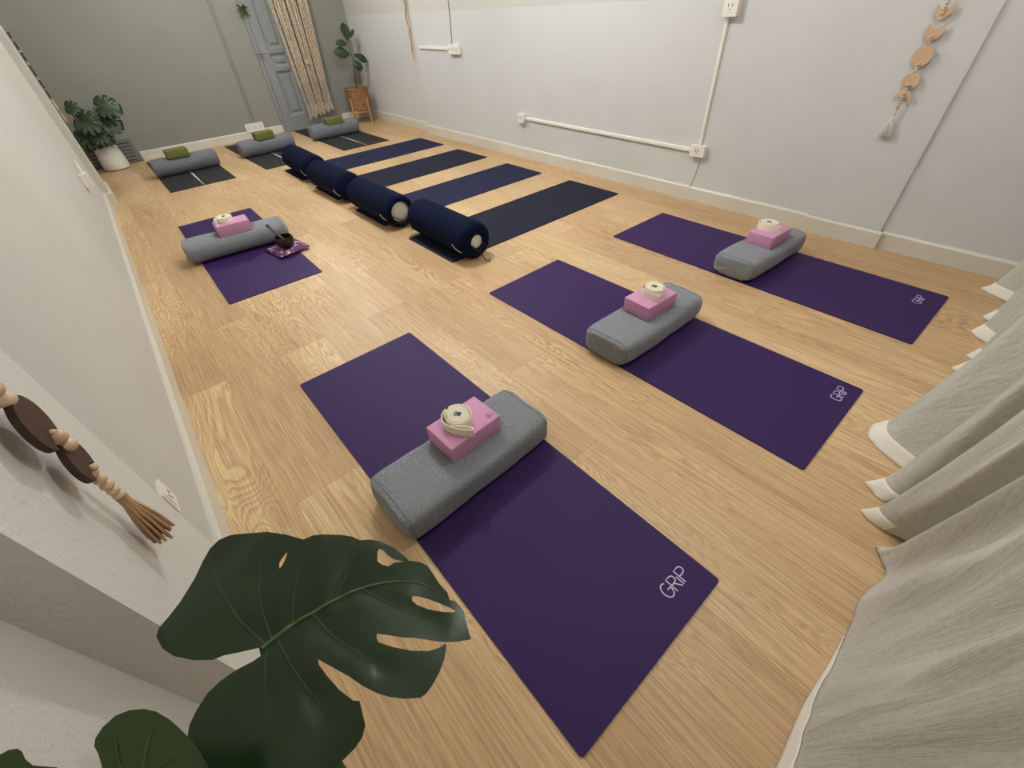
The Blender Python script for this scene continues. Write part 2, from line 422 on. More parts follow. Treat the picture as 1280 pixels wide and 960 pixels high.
# ---------------------------------------------------------------- electrical fittings
def outlet(label, loc, rz, w, h, dep, n, cat='power outlet', group=None, name='power_outlet'):
    """local: x along wall, y out of the wall"""
    t = thing(name, label, cat, loc, rz, group)
    obj('back_box', box(BM(), -w/2, w/2, 0, dep*.75, -h/2, h/2, .003), 'plastic', t)
    obj('face_plate', box(BM(), -w/2-.002, w/2+.002, dep*.75, dep, -h/2-.002, h/2+.002, .003), 'plastic', t)
    for i in range(n):
        cx = -w/2+(i+.5)*w/n
        q = BM(); s = min(w/n*.7, h*.62)/2
        box(q, cx-s, cx+s, dep, dep+.002, -s, s, .001)
        so = obj('socket_insert', q, 'plastic', t)
        q = BM()
        for sx in (-1, 1): box(q, cx+sx*s*.42-.0022, cx+sx*s*.42+.0022, dep+.0015, dep+.0026, -s*.1, s*.5)
        box(q, cx-.003, cx+.003, dep+.0015, dep+.0026, -s*.6, -s*.35)
        obj('socket_slots', q, 'dark', so)
    return t
def conduit(label, p0, p1, w, dep, m='plastic', name='cable_conduit', out=(0, 1, 0)):
    p0, p1, o = Vector(p0), Vector(p1), Vector(out); t = (p1-p0).normalized(); s = t.cross(o)
    bm = BM(); A = []; B = []
    for a, b_ in ((-.5, 0), (.5, 0), (.5, .75), (.35, 1), (-.35, 1), (-.5, .75)):
        A.append(bm.verts.new(p0+s*w*a+o*dep*b_)); B.append(bm.verts.new(p1+s*w*a+o*dep*b_))
    bm.faces.new(A); bm.faces.new(B[::-1])
    for i in range(6): bm.faces.new((A[i], A[(i+1) % 6], B[(i+1) % 6], B[i]))
    return tag(obj(name, bm, m), label, 'cable conduit')
outlet('white power outlet box with one socket where two white conduits meet low on right wall', (1.83, YR, .372), 0, .115, .075, .045, 1)
outlet('small white junction box at far end of the long horizontal conduit', (3.88, YR, .385), 0, .085, .08, .045, 1, 'junction box', name='junction_box')
outlet('white box fitting cut by the top edge of the photo, above vertical conduit', (1.815, YR, 1.215), 0, .095, .1, .05, 1, 'switch box', name='switch_box')
outlet('white triple outlet on right wall beside the far beige wall hanging', (4.985, YR, .935), 0, .2, .085, .04, 3)
outlet('white triple outlet on grey wall above the white baseboard', (XF, -1.785, .135), PI/2, .25, .1, .035, 3)
outlet('white switch plate low on the left wall beside the dark bead garland', (1.115, ylw(1.115), .385), PI, .07, .075, .012, 1)
pb = outlet('small white plug box high up at the far end of left wall', (4.72, ylw(4.72), .47), PI, .09, .09, .05, 1, 'plug box', name='plug_box')
q = BM(); tube(q, [(0, .03, .045), (0, .03, .13)], .012, 10); obj('cable_stub', q, 'plastic', pb, True)
conduit('long horizontal white conduit low on the right wall', (3.835, YR, .382), (1.89, YR, .366), .026, .02)
conduit('vertical white conduit rising from low outlet on right wall', (1.832, YR, .41), (1.838, YR, 1.165), .024, .018)
conduit('short horizontal white conduit leading to far triple outlet', (5.72, YR, .94), (5.085, YR, .937), .03, .02)
q = BM()
tube(q, [(XF-.006, -1.845, 2.6), (XF-.006, -1.795, .19)], .0045, 6)
tube(q, [(XF-.006, -1.880, 2.6), (XF-.006, -1.825, .19)], .0045, 6)
tag(obj('wall_cable', q, 'plastic_grey', None, True), 'pair of slim grey cables running down the grey wall to triple outlet', 'cable')
q = BM(); tube(q, [(1.815, YR+.006, .335), (1.822, YR+.007, .22), (1.845, YR+.01, .12), (1.85, YR+.022, .05)], .004, 6)
tag(obj('power_cable', q, 'plastic', None, True), 'thin white cable dropping from low outlet to the baseboard', 'cable')
q = BM(); tube(q, [(5.04, YR+.005, .98), (5.02, YR+.006, 1.2), (5.01, YR+.006, 2.0)], .004, 6)
tag(obj('power_cable', q, 'plastic_grey', None, True), 'thin grey cable running up from far triple outlet', 'cable')

# slatted vent behind the white pot
t = thing('vent_grille', 'grey slatted vent on grey wall behind white plant pot', 'vent', (XF, -.085, 0), 0)
obj('vent_plate', box(BM(), -.03, 0, -.225, .4, .01, .26, .003), 'vent', t)
for i in range(6):
    q = BM(); box(q, -.034, -.029, -.19, .37, .028+i*.038, .036+i*.038); obj('vent_slot', q, 'vent_slot', t)

# ---------------------------------------------------------------- yoga mats
def rrect(x0, x1, y0, y1, r=.012, k=4):
    P = []
    for cx, cy, a0 in ((x1-r, y1-r, 0), (x0+r, y1-r, 90), (x0+r, y0+r, 180), (x1-r, y0+r, 270)):
        for i in range(k+1):
            a = math.radians(a0+90*i/k); P.append((cx+r*math.cos(a), cy+r*math.sin(a)))
    return P
def poly_line(bm, pts, w, z0, z1):
    ribbon(bm, pts, z0, z1, w)
def logo_bm(s=1, w=.0032):
    """thin line letters G R I P ; x = reading direction, y = up, before rotation"""
    bm = BM(); z0, z1 = .0051, .0056
    def arc(cx, cy, rx, ry, a0, a1, n=12):
        return [(cx+rx*math.cos(math.radians(a0+(a1-a0)*i/n)), cy+ry*math.sin(math.radians(a0+(a1-a0)*i/n))) for i in range(n+1)]
    W = .028; H = .042
    G = arc(.016, .021, .015, .020, 55, 360, 16)+[(.031, .021), (.018, .021)]
    R = [(.036, 0), (.036, .040), (.050, .040)]+arc(.050, .030, .010, .010, 90, -90, 8)+[(.036, .020)]
    R2 = [(.046, .020), (.060, 0)]
    I = [(.066, 0), (.066, .026)]
    P = [(.074, 0), (.074, .040), (.090, .040)]+arc(.090, .030, .010, .010, 90, -90, 8)+[(.074, .020)]
    for L in (G, R, R2, I, P): poly_line(bm, [(x*s, y*s) for x, y in L], w*s, z0, z1)
    return bm
def yoga_mat(label, x0, y0, L, W, th, m, logo=None, line=False, group=None):
    """x0,y0 = far left corner; long side towards -x; local origin there"""
    t = thing('yoga_mat', label, 'yoga mat', (x0, y0, 0), th, group)
    obj('mat_sheet', prism(BM(), rrect(-L, 0, -W, 0, .01), .0005, .005), m, t)
    if logo:
        lx, ly, mm, sc = logo
        o = obj('printed_logo', logo_bm(sc), mm, t); o.location = (lx, ly, 0); o.rotation_euler = (0, 0, -PI/2)
        o['label'] = 'pale lilac line lettering GRIP'
    if line:
        q = BM()
        box(q, -L+.015, -.05, -W/2-.004, -W/2+.004, .0051, .0055)
        random.seed(3); xx = -L+.25
        while xx < -L+.62:
            w_ = random.uniform(.012, .03); box(q, xx, xx+w_, -W/2-.009, -W/2+.009, .0055, .006); xx += w_+.009
        obj('center_line', q, 'ink_white', t)
    return t
gp = 'purple yoga mats'
yoga_mat('purple yoga mat in the foreground, lettered GRIP at its near end', 1.842, -.172, 1.80, .61, -.003, 'purple', (-1.735, -.452, 'ink', 1.06), group=gp)
yoga_mat('middle purple yoga mat between foreground mat and the one by right wall', 1.851, -1.347, 1.811, .605, .006, 'purple', (-1.77, -.458, 'ink', 1.02), group=gp)
yoga_mat('purple yoga mat lying closest to the right wall baseboard', 1.822, -2.489, 1.82, .61, -.014, 'purple', (-1.74, -.42, 'ink', 1.0), group=gp)
yoga_mat('purple yoga mat lying by itself at left, with bowl on patterned cushion', 4.69, -.165, 1.77, .6, -.02, 'purple', (-.05, -.05, 'ink_dim', .8), group=gp)
gn = 'navy yoga mats in a row across the room'
for lab, xa, w_, m, ye, yn in (
    ('darker navy yoga mat nearest the camera in the row of four', 2.934, .585, 'navy_b', -1.43, -3.225),
    ('navy yoga mat second from the camera in the row of four', 3.85, .545, 'navy', -1.425, -3.215),
    ('navy yoga mat third from the camera in the row of four', 4.785, .57, 'navy_b', -1.43, -3.235),
    ('navy yoga mat farthest from camera in the row of four', 5.685, .565, 'navy', -1.43, -3.255)):
    t = thing('yoga_mat', lab, 'yoga mat', (xa, ye, 0), 0, gn)
    obj('mat_sheet', prism(BM(), rrect(-w_, 0, yn-ye, 0, .01), .0005, .006), m, t)
gk = 'black yoga mats along the grey wall'
yoga_mat('black yoga mat nearest the white plant pot', 7.60, -.325, 1.735, .65, -.01, 'black', line=True, group=gk)
yoga_mat('middle black yoga mat, partly behind a navy bolster', 7.62, -1.27, 1.72, .64, .018, 'black', line=True, group=gk)
yoga_mat('black yoga mat below the macrame hanging by grey door', 7.73, -2.29, 1.79, .65, -.005, 'black', line=True, group=gk)

# ---------------------------------------------------------------- grey bolsters
def bolster(label, loc, rz, L, W, H, e, n, m, group, seed=0, sag=.006, press=None):
    """superquadric cushion, long axis = local x, resting at z=0"""
    t = thing('bolster', label, 'bolster', loc, rz, group)
    bm = BM(); NU, NV = 72, 56; rings = []
    def prof(u): return (1-abs(u)**e)**(1/e) if abs(u) < 1 else 0
    def pt(u, a, k=1.0):
        s = prof(u)*k; c_, s_ = math.cos(a), math.sin(a)
        y = math.copysign(abs(c_)**(2/n), c_)*W/2*s; z = math.copysign(abs(s_)**(2/n), s_)*H/2*(s**.85)
        x = u*L/2
        p = Vector((x, y, z))
        d_ = noise.noise(Vector((x*5, y*7, z*7+seed*3.1)))*.006+noise.noise(Vector((x*16, y*16, z*14+seed*5)))*.0022
        en = max(0, abs(u)-.7)/.3
        d_ += en*noise.noise(Vector((x*9, y*40, z*40+seed)))*.005
        p += p.normalized()*d_ if p.length else p
        if z > 0: p.z -= sag*math.exp(-(x/.16)**2)
        p.z = max(p.z+H/2, .0) if z > -H*.44 else max(0., (p.z+H/2)*.5)
        if press:
            dx = max(0, abs(x-press[1])-.09-.03); dy = max(0, abs(y-press[2])-.09)
            p.z = min(p.z, press[0]+.9*(dx*dx+dy*dy)**.5)
        return p
    us = [-math.cos(PI*i/NU) for i in range(NU+1)]
    us = [math.copysign(min(abs(u)**.8, 1), u) for u in us]
    for i, u in enumerate(us):
        if i in (0, NU): rings.append([bm.verts.new(pt(math.copysign(1, u), 0))]); continue
        rings.append([bm.verts.new(pt(u, 2*PI*k/NV)) for k in range(NV)])
    for i in range(NU):
        A, B = rings[i], rings[i+1]
        for k in range(NV):
            if len(A) == 1: bm.faces.new((A[0], B[k], B[(k+1) % NV]))
            elif len(B) == 1: bm.faces.new((A[k], B[0], A[(k+1) % NV]))
            else: bm.faces.new((A[k], B[k], B[(k+1) % NV], A[(k+1) % NV]))
    body = obj('cushion_body', bm, m, t, True)
    uu = .93 if n > 3 else .9
    for sgn in (-1, 1):
        q = BM(); P = [pt(sgn*uu, 2*PI*k/48) for k in range(49)]
        P = [Vector((p.x+sgn*.001, p.y*1.004, .002 if p.z < .004 else p.z+.0005)) for p in P]
        tube(q, P, .0018, 6, False); obj('end_seam', q, 'grey_seam', t, True)
    return t
# ---------------------------------------------------------------- yoga blocks
def block(label, loc, rz, m, group, mark=False, size=(.225, .15, .075)):
    a, b_, h = size
    o = thing('yoga_block', label, 'yoga block', loc, rz, group)
    obj('foam_block', box(BM(), -a/2, a/2, -b_/2, b_/2, 0, h, .004, 3), m, o, True)
    if mark:
        q = BM(); cx, cy, z = mark
        P = [(cx+.0125*math.cos(2*PI*k/28), cy+.0125*math.sin(2*PI*k/28)) for k in range(29)]
        ribbon(q, P, h+.0001, h+.0006, .0014)
        for a0 in (50, 90, 130):
            dx, dy = math.cos(math.radians(a0+z)), math.sin(math.radians(a0+z))
            pts = [(cx+dx*r_*.009-dy*w_*.0022, cy+dy*r_*.009+dx*w_*.0022) for r_, w_ in ((0, 0), (.4, 1), (1, 0), (.4, -1))]
            pts = [(x-.4*0, y) for x, y in pts]
            prism(q, pts, h+.0001, h+.0006)
        prism(q, [(cx-.006, cy-.006), (cx+.006, cy-.006), (cx+.004, cy-.0035), (cx-.004, cy-.0035)], h+.0001, h+.0006)
        mk = obj('printed_emblem', q, 'pink_ink', o); mk['label'] = 'small plum circle with a lotus figure'
    return o
gb = 'grey bolsters'; gb2 = 'grey bolsters along the grey wall'
gbk = 'mauve pink yoga blocks'; gok = 'olive green yoga blocks'
ZB = .0055
for (lab, x, y, rz, L_, W_, H_, e_, n_, m_, g_, sd, bl, bx, by, bz, brz, bm_, bg, mk_, bs) in (
    ('grey bolster across the foreground purple mat, block with ringed mark on it', .900, -.470, -1.540, .655, .268, .127, 13, 5.5, 'grey_fab', gb, 1,
     'pink yoga block with small round emblem on the foreground bolster', .937, -.512, .1245, -1.533, 'pink', gbk, (.085, -.045, 90), (.225, .15, .075)),
    ('grey bolster across the middle purple mat, under a pink block', .958, -1.665, -1.585, .66, .262, .130, 10, 4.6, 'grey_fab', gb, 2,
     "pink yoga block on the middle purple mat's bolster", .980, -1.712, .118, -1.626, 'pink', gbk, False, (.225, .15, .075)),
    ('grey bolster across the purple mat closest to right wall', .915, -2.80, -1.62, .66, .262, .128, 9, 4.2, 'grey_fab', gb, 3,
     'pink yoga block on the bolster closest to right wall', .920, -2.862, .112, -1.628, 'pink', gbk, False, (.225, .15, .075)),
    ('rounded grey bolster across the lone left purple mat, beside singing bowl', 3.760, -.44, -1.66, .70, .25, .150, 12, 2.6, 'grey_fab', gb, 4,
     "pink yoga block on the lone left purple mat's bolster", 3.755, -.450, .140, -1.64, 'pink', gbk, False, (.225, .15, .075)),
    ('blue-grey bolster on the black mat nearest the white plant pot', 6.635, -.645, -1.56, .68, .20, .180, 12, 2.2, 'grey_fab_b', gb2, 5,
     'olive green yoga block on the bolster nearest white plant pot', 6.62, -.605, .170, -1.56, 'olive', gok, False, (.225, .14, .08)),
    ('blue-grey bolster on the middle black mat, part-hidden by navy bolster', 6.72, -1.60, -1.56, .68, .21, .178, 10, 2.5, 'grey_fab_b', gb2, 6,
     'olive green yoga block on the middle grey wall bolster', 6.70, -1.60, .164, -1.56, 'olive', gok, False, (.225, .14, .08)),
    ('sagging blue-grey bolster on black mat below the macrame hanging', 6.83, -2.57, -1.58, .68, .21, .178, 10, 2.5, 'grey_fab_b', gb2, 7,
     'olive green yoga block on the sagging bolster below macrame', 6.81, -2.58, .152, -1.60, 'olive', gok, False, (.225, .14, .08))):
    dv = Vector((bx-x, by-y)); c_, s_ = math.cos(-rz), math.sin(-rz)
    bolster(lab, (x, y, ZB), rz, L_, W_, H_, e_, n_, m_, g_, sd, .004, (bz-ZB-.001, c_*dv.x-s_*dv.y, s_*dv.x+c_*dv.y))
    block(bl, (bx, by, bz), brz, bm_, bg, mk_, bs)

# ---------------------------------------------------------------- rolled straps
def strap(label, loc, rz, tail=True, r1=.046, h=.036):
    t = thing('yoga_strap', label, 'yoga strap', loc, rz, 'cream rolled straps')
    turns = 8; r0 = .008; q = BM(); P = []
    N = 40*turns
    for i in range(N+1):
        a = 2*PI*i/40; r = r0+(r1-r0)*i/N+(.0025*max(0, min(1, (i/N-.86)/.03)))
        P.append((r*math.cos(a)*1.06, r*math.sin(a)))
    if tail:
        e = Vector(P[-1])
    ribbon(q, P, 0, h, .0033)
    obj('webbing_roll', q, 'cream', t, True)
    if tail:
        q = BM()
        T = smooth_path([(.055, .010, 0), (.044, .037, 0), (.018, .0565, 0), (-.018, .058, 0), (-.055, .044, 0), (-.086, .024, 0), (-.094, .015, 0), (-.088, .010, 0), (-.066, .020, 0), (-.042, .036, 0), (-.022, .050, 0)], 7)
        ribbon(q, [(p.x, p.y) for p in T], 0, h*.96, .003); obj('webbing_tail', q, 'cream', t, True)
    q = BM()
    for sx in (-1, 1):
        P = [Vector((sx*.0048+.0038*math.cos(2*PI*k/16), .0062*math.sin(2*PI*k/16)*1.0, h+.001)) for k in range(17)]
        tube(q, P, .0016, 6, False)
    box(q, -.0075, .0075, -.0045, .0045, h*.35, h*.9, .001)
    bk = obj('ring_buckle', q, 'dark', t, True); bk['label'] = 'black ring buckle in the middle of the roll'; bk.rotation_euler = (0, 0, .6); bk.scale = (1.35, 1.35, 1)
    return t
strap('cream strap rolled on the pink block with round emblem', (.950, -.502, .2), .10)
strap('cream strap rolled on the middle mat\'s pink block', (.985, -1.735, .1935), -.55)
strap('cream strap rolled on pink block closest to right wall', (.948, -2.875, .1875), -.15)
strap('cream strap rolled on the lone left mat\'s pink block', (3.77, -.425, .2155), -.75)

# ---------------------------------------------------------------- navy bolsters
def navy_bolster(label, x0, x1, yc, ro, tilt=0, slit=False):
    r = .125; L = x1-x0
    t = thing('round_bolster', label, 'bolster', ((x0+x1)/2, yc, .006), tilt, 'navy round bolsters')
    bm = BM(); seg = 56; rings = []
    prof = []
    R = .05
    prof.append((-L/2+.014, ro)); prof.append((-L/2+.004, ro+.004)); prof.append((-L/2+.002, ro+.014))
    for i in range(8):
        a = PI/2*i/7; prof.append((-L/2+.002+R*(1-math.cos(a)), max(ro+.02, r-R)+(r-max(ro+.02, r-R))*math.sin(a)))
    for i in range(1, 26): prof.append((-L/2+R+(L-2*R)*i/26, r))
    for i in range(8):
        a = PI/2*i/7; prof.append((L/2-R*(1-math.sin(a)), r-R+R*math.cos(a)))
    prof.append((L/2+.001, .03)); prof.append((L/2, .001))
    for x, rr in prof:
        ring = []
        for k in range(seg):
            a = 2*PI*k/seg
            wob = 1+.012*noise.noise(Vector((x*6, math.cos(a)*2, math.sin(a)*2+yc)))+(.03*math.sin(a*17+x*9) if rr < r*.93 and rr > ro*1.03 else 0)
            sl = rr
            y = sl*math.cos(a)*wob; z = sl*math.sin(a)*wob
            ring.append(bm.verts.new((x, y*1.02, max(.001, z*.98+r*.975))))
        rings.append(ring)
    for i in range(len(rings)-1):
        for k in range(seg): bm.faces.new((rings[i][k], rings[i][(k+1) % seg], rings[i+1][(k+1) % seg], rings[i+1][k]))
    bm.faces.new(rings[-1])
    obj('cotton_cover', bm, 'navy_fab', t, True)
    q = BM(); sphere(q, (-L/2+.072, 0, r*.975), r*.93, .5, 1, 1, 32, 20)
    for v in q.verts: v.co.x = min(v.co.x, .0); v.co.z = max(v.co.z, .012)
    i_ = obj('inner_cushion', q, 'white_fab', t, True); i_['label'] = 'white inner cushion showing at the open end'
    q = BM(); zc = r*.975
    P = [Vector((-L/2-.004, (ro+.008)*math.cos(a), zc+(ro+.008)*math.sin(a))) for a in [math.radians(200+i*14) for i in range(12)]]
    P += [Vector((-L/2-.03, .0, .05)), Vector((-L/2-.05, -.01, .012)), Vector((-L/2-.075, -.03, .004)), Vector((-L/2-.05, -.05, .004))]
    tube(q, smooth_path(P, 4), .0035, 6); obj('drawstring', q, 'cord_dark', t, True)
    q = BM()
    P = [Vector((-L/2+.01, ro*.9+.01, zc-ro*.3)), Vector((-L/2+.03, r*.86, zc-.045)), Vector((-L/2+.08, r*1.0, zc-.035)), Vector((-L/2+.12, r*1.03, zc-.01))]
    tube(q, smooth_path(P, 6), .0028, 6); obj('loose_cord', q, 'cord_white', t, True)
    return t
navy_bolster('navy round bolster nearest the camera, small white end showing', 2.25, 2.99, -1.59, .045, -.01)
navy_bolster('navy round bolster second from camera, large white end showing', 3.14, 3.88, -1.52, .078, .0)
navy_bolster('navy round bolster third from the camera in the line', 4.03, 4.77, -1.515, .022, .02)
navy_bolster('navy round bolster farthest from camera, by the middle black mat', 4.92, 5.66, -1.56, .022, -.02)

# ---------------------------------------------------------------- singing bowl on its cushion
q = BM()
NS = 18
G = [[None]*(NS+1) for _ in range(NS+1)]
for side in (1, -1):
    for i in range(NS+1):
        for j in range(NS+1):
            u, v = 2*i/NS-1, 2*j/NS-1
            hh = ((1-u**6)*(1-v**6))**.5
            z = .016+side*.014*hh+(.003*noise.noise(Vector((u*4, v*4, 0))) if side > 0 else 0)
            G[i][j] = q.verts.new((u*.115*(1-.05*(1-abs(v))), v*.115*(1-.05*(1-abs(u))), max(z, .001)))
    for i in range(NS):
        for j in range(NS): q.faces.new((G[i][j], G[i+1][j], G[i+1][j+1], G[i][j+1]))
bmesh.ops.remove_doubles(q, verts=q.verts, dist=1e-4)
cu = thing('bowl_cushion', 'small plum patterned square cushion under the singing bowl', 'cushion', (3.445, -.69, .005), .15)
obj('cushion_pad', q, 'brocade', cu, True)
q = BM(); tube(q, [(x, y, .016) for x, y in rrect(-.117, .117, -.117, .117, .012)+[rrect(-.117, .117, -.117, .117, .012)[0]]], .003, 6, False)
obj('cushion_piping', q, 'pink_ink', cu, True)
q = BM()
lathe(q, [(0, 0), (.03, 0), (.05, .012), (.064, .035), (.067, .055), (.063, .075), (.061, .080), (.057, .080), (.058, .07), (.061, .053), (.057, .036), (.044, .018), (0, .010)], 40)
bo = thing('singing_bowl', 'dark bronze singing bowl on the patterned cushion', 'bowl', (3.435, -.685, .033))
obj('bowl_shell', q, 'bronze', bo, True)
q = BM(); tube(q, [Vector((-.025, -.015, .022)), Vector((.055, .04, .125)), Vector((.075, .052, .150))], [.010, .0085, .009], 12)
ml = thing('bowl_mallet', 'dark wooden mallet leaning in the singing bowl', 'mallet', (3.435, -.685, .035))
obj('mallet_shaft', q, 'mallet', ml, True)
q = BM(); tube(q, [Vector((.072, .050, .146)), Vector((.079, .055, .155)), Vector((.083, .058, .160))], [.0115, .012, .007], 12)
obj('mallet_tip', q, 'dark', ml, True)

# ---------------------------------------------------------------- curtain
def curtain():
    t = thing('linen_curtain', 'natural linen curtain hanging to floor along the right edge', 'curtain', (0, 0, 0))
    H = [(-.30, -3.47), (-.17, -3.34), (-.13, -3.28), (-.30, -3.16), (-.19, -2.97), (-.31, -2.88), (-.185, -2.80), (-.20, -2.74), (-.33, -2.64), (-.205, -2.54),
         (-.33, -2.46), (-.195, -2.41), (-.22, -2.35), (-.34, -2.25), (-.345, -2.02), (-.21, -1.90), (-.085, -1.79), (-.070, -1.72), (-.11, -1.66), (-.215, -1.612),
         (-.315, -1.60), (-.315, -1.55), (-.205, -1.515), (-.15, -1.462), (-.20, -1.415), (-.315, -1.43), (-.32, -1.385), (-.20, -1.35), (-.175, -1.325), (-.225, -1.30),
         (-.335, -1.305), (-.335, -1.26), (-.25, -1.225), (-.262, -1.19), (-.285, -1.14), (-.258, -1.03), (-.262, -.92), (-.262, -.79), (-.256, -.68), (-.256, -.61), (-.263, -.49), (-.268, -.35), (-.26, -.20)]
    Hs = smooth_path([(x, y, 0) for x, y in H], 14)
    n = len(Hs)
    zs = [0.004, .012, .025, .04, .055, .075, .1]+[.1+.1*i for i in range(1, 24)]
    def cpt(i, z):
        s = i/(n-1); h = Hs[i]
        w = math.exp(-z/.95)
        ytop = -3.45+3.22*s
        fl = 14.5
        xt = -.345+.038*math.sin(2*PI*fl*s)+.012*math.sin(2*PI*fl*2.3*s+1)
        yt = ytop+.02*math.cos(2*PI*fl*s)
        x = h.x*w+xt*(1-w); y = h.y*w+yt*(1-w)
        near = min(1, max(0, (s-.74)/.12))
        if near > 0 :
            x += near*(.010*math.sin(2*PI*(y*5.2+z*.55))+.006*math.sin(2*PI*(y*12+z*1.1)))*min(1, z/.3)
            x += near*.012*noise.noise(Vector((y*14, z*2.5+y*3, 0)))*min(1, z/.15)
        # pooled hem: kicks out on the floor
        if z < .06:
            k = (1-z/.06)**1.5; j0, j1 = max(0, i-3), min(n-1, i+3)
            x += .022*k*(1-near*.8); x += .012*k*(1-near)*noise.noise(Vector((s*90, z*20, 3)))
        x = max(x, -.47)
        return Vector((x, y, z))
    bm = BM(); rows = [[bm.verts.new(cpt(i, z)) for i in range(n)] for z in zs]
    for a in range(len(rows)-1):
        for i in range(n-1): bm.faces.new((rows[a][i], rows[a][i+1], rows[a+1][i+1], rows[a+1][i]))
    c = obj('curtain_panel', bm, 'linen', t, True)
    md = c.modifiers.new('th', 'SOLIDIFY'); md.thickness = .0015
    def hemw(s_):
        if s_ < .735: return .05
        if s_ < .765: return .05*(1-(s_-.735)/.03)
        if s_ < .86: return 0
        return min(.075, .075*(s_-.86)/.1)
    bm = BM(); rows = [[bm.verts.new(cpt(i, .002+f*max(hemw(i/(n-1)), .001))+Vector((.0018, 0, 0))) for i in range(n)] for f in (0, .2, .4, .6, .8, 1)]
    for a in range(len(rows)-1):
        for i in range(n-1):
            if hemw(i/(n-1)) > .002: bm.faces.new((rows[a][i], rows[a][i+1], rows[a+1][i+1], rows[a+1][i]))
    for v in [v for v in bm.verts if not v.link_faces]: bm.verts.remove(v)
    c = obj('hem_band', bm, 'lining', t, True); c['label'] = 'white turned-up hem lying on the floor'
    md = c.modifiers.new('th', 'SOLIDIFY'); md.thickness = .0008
    bm = BM(); tube(bm, [(-.36, -3.46, 2.42), (-.36, -.15, 2.42)], .014, 12); obj('curtain_rod', bm, 'dark', t, True)
curtain()

# ---------------------------------------------------------------- leaves
def inside(p, poly):
    x, y = p; c = False; j = len(poly)-1
    for i in range(len(poly)):
        xi, yi = poly[i]; xj, yj = poly[j]
        if (yi > y) != (yj > y) and x < (xj-xi)*(y-yi)/(yj-yi)+xi: c = not c
        j = i
    return c
def leaf_tris(outline, holes, sp):
    V = []; E = []
    for L in [outline]+holes:
        s = len(V); V += [Vector((p[0], p[1])) for p in L]
        E += [(s+i, s+(i+1) % len(L)) for i in range(len(L))]
    xs = [p[0] for p in outline]; ys = [p[1] for p in outline]
    y = min(ys); r = 0
    while y < max(ys):
        x = min(xs)+(sp/2 if r % 2 else 0)
        while x < max(xs):
            if inside((x, y), outline) and not any(inside((x, y), h) for h in holes):
                if min((Vector((x, y))-v).length for v in V[:len(outline)+sum(len(h) for h in holes)]) > sp*.45: V.append(Vector((x, y)))
            x += sp
        y += sp*.87; r += 1
    vv, ee, ff, _, _, _ = delaunay_2d_cdt(V, E, [], 1, 1e-7)
    F = []
    for f in ff:
        c = sum((vv[i] for i in f), Vector((0, 0)))/len(f)
        if inside(c, outline) and not any(inside(c, h) for h in holes): F.append(f)
    return vv, F
def poly_dist(p, line):
    best = 9
    for a, b_ in zip(line, line[1:]):
        a, b_ = Vector(a), Vector(b_); d_ = b_-a; t = max(0, min(1, (p-a).dot(d_)/max(1e-9, d_.dot(d_))))
        best = min(best, (p-(a+d_*t)).length)
    return best
def densify(L, n=4, closed=True):
    return [(p.x, p.y) for p in smooth_path([(a, b_, 0) for a, b_ in L], n, closed)]

def big_leaf(parent, outline, holes, veins, p0, nrm, m, base_px, sp, hf, vm):
    """real leaf lying in its own tilted plane"""
    nrm = Vector(nrm).normalized()
    e1 = Vector((1, 0, 0)); e1 = (e1-nrm*e1.dot(nrm)).normalized(); e2 = nrm.cross(e1)
    def loc2(px, py):
        q = on_plane(px, py, p0, nrm)-p0; return (q.dot(e1), q.dot(e2))
    O = [loc2(*p) for p in outline]; Hh = [[loc2(*p) for p in h] for h in holes]
    V = [[Vector(loc2(*p)) for p in v] for v in veins]
    def h(p): return hf(p, V)
    vv, F = leaf_tris(O, Hh, sp)
    bm = BM(); vs = [bm.verts.new(p0+e1*v.x+e2*v.y+nrm*h(v)) for v in vv]
    for f in F:
        try: bm.faces.new([vs[i] for i in f])
        except ValueError: pass
    for v in [v for v in bm.verts if not v.link_faces]: bm.verts.remove(v)
    lf = obj('leaf_blade', bm, m, parent, True)
    sd = lf.modifiers.new('th', 'SOLIDIFY'); sd.thickness = .0008; sd.offset = -1; es = lf.modifiers.new('es', 'EDGE_SPLIT'); es.split_angle = .9
    for i, v in enumerate(V):
        P = smooth_path([(a.x, a.y, 0) for a in v], 6)
        P3 = [p0+e1*a.x+e2*a.y+nrm*(h(Vector((a.x, a.y)))+.0004) for a in P]
        r0 = .0030 if i == 0 else .0011
        q = BM(); tube(q, P3, [r0*(1-.8*k/(len(P3)-1)) for k in range(len(P3))], 6)
        obj('midrib' if i == 0 else 'leaf_vein', q, 'vein' if i == 0 else vm, lf, True)
    return lf, p0, nrm, e1, e2, h

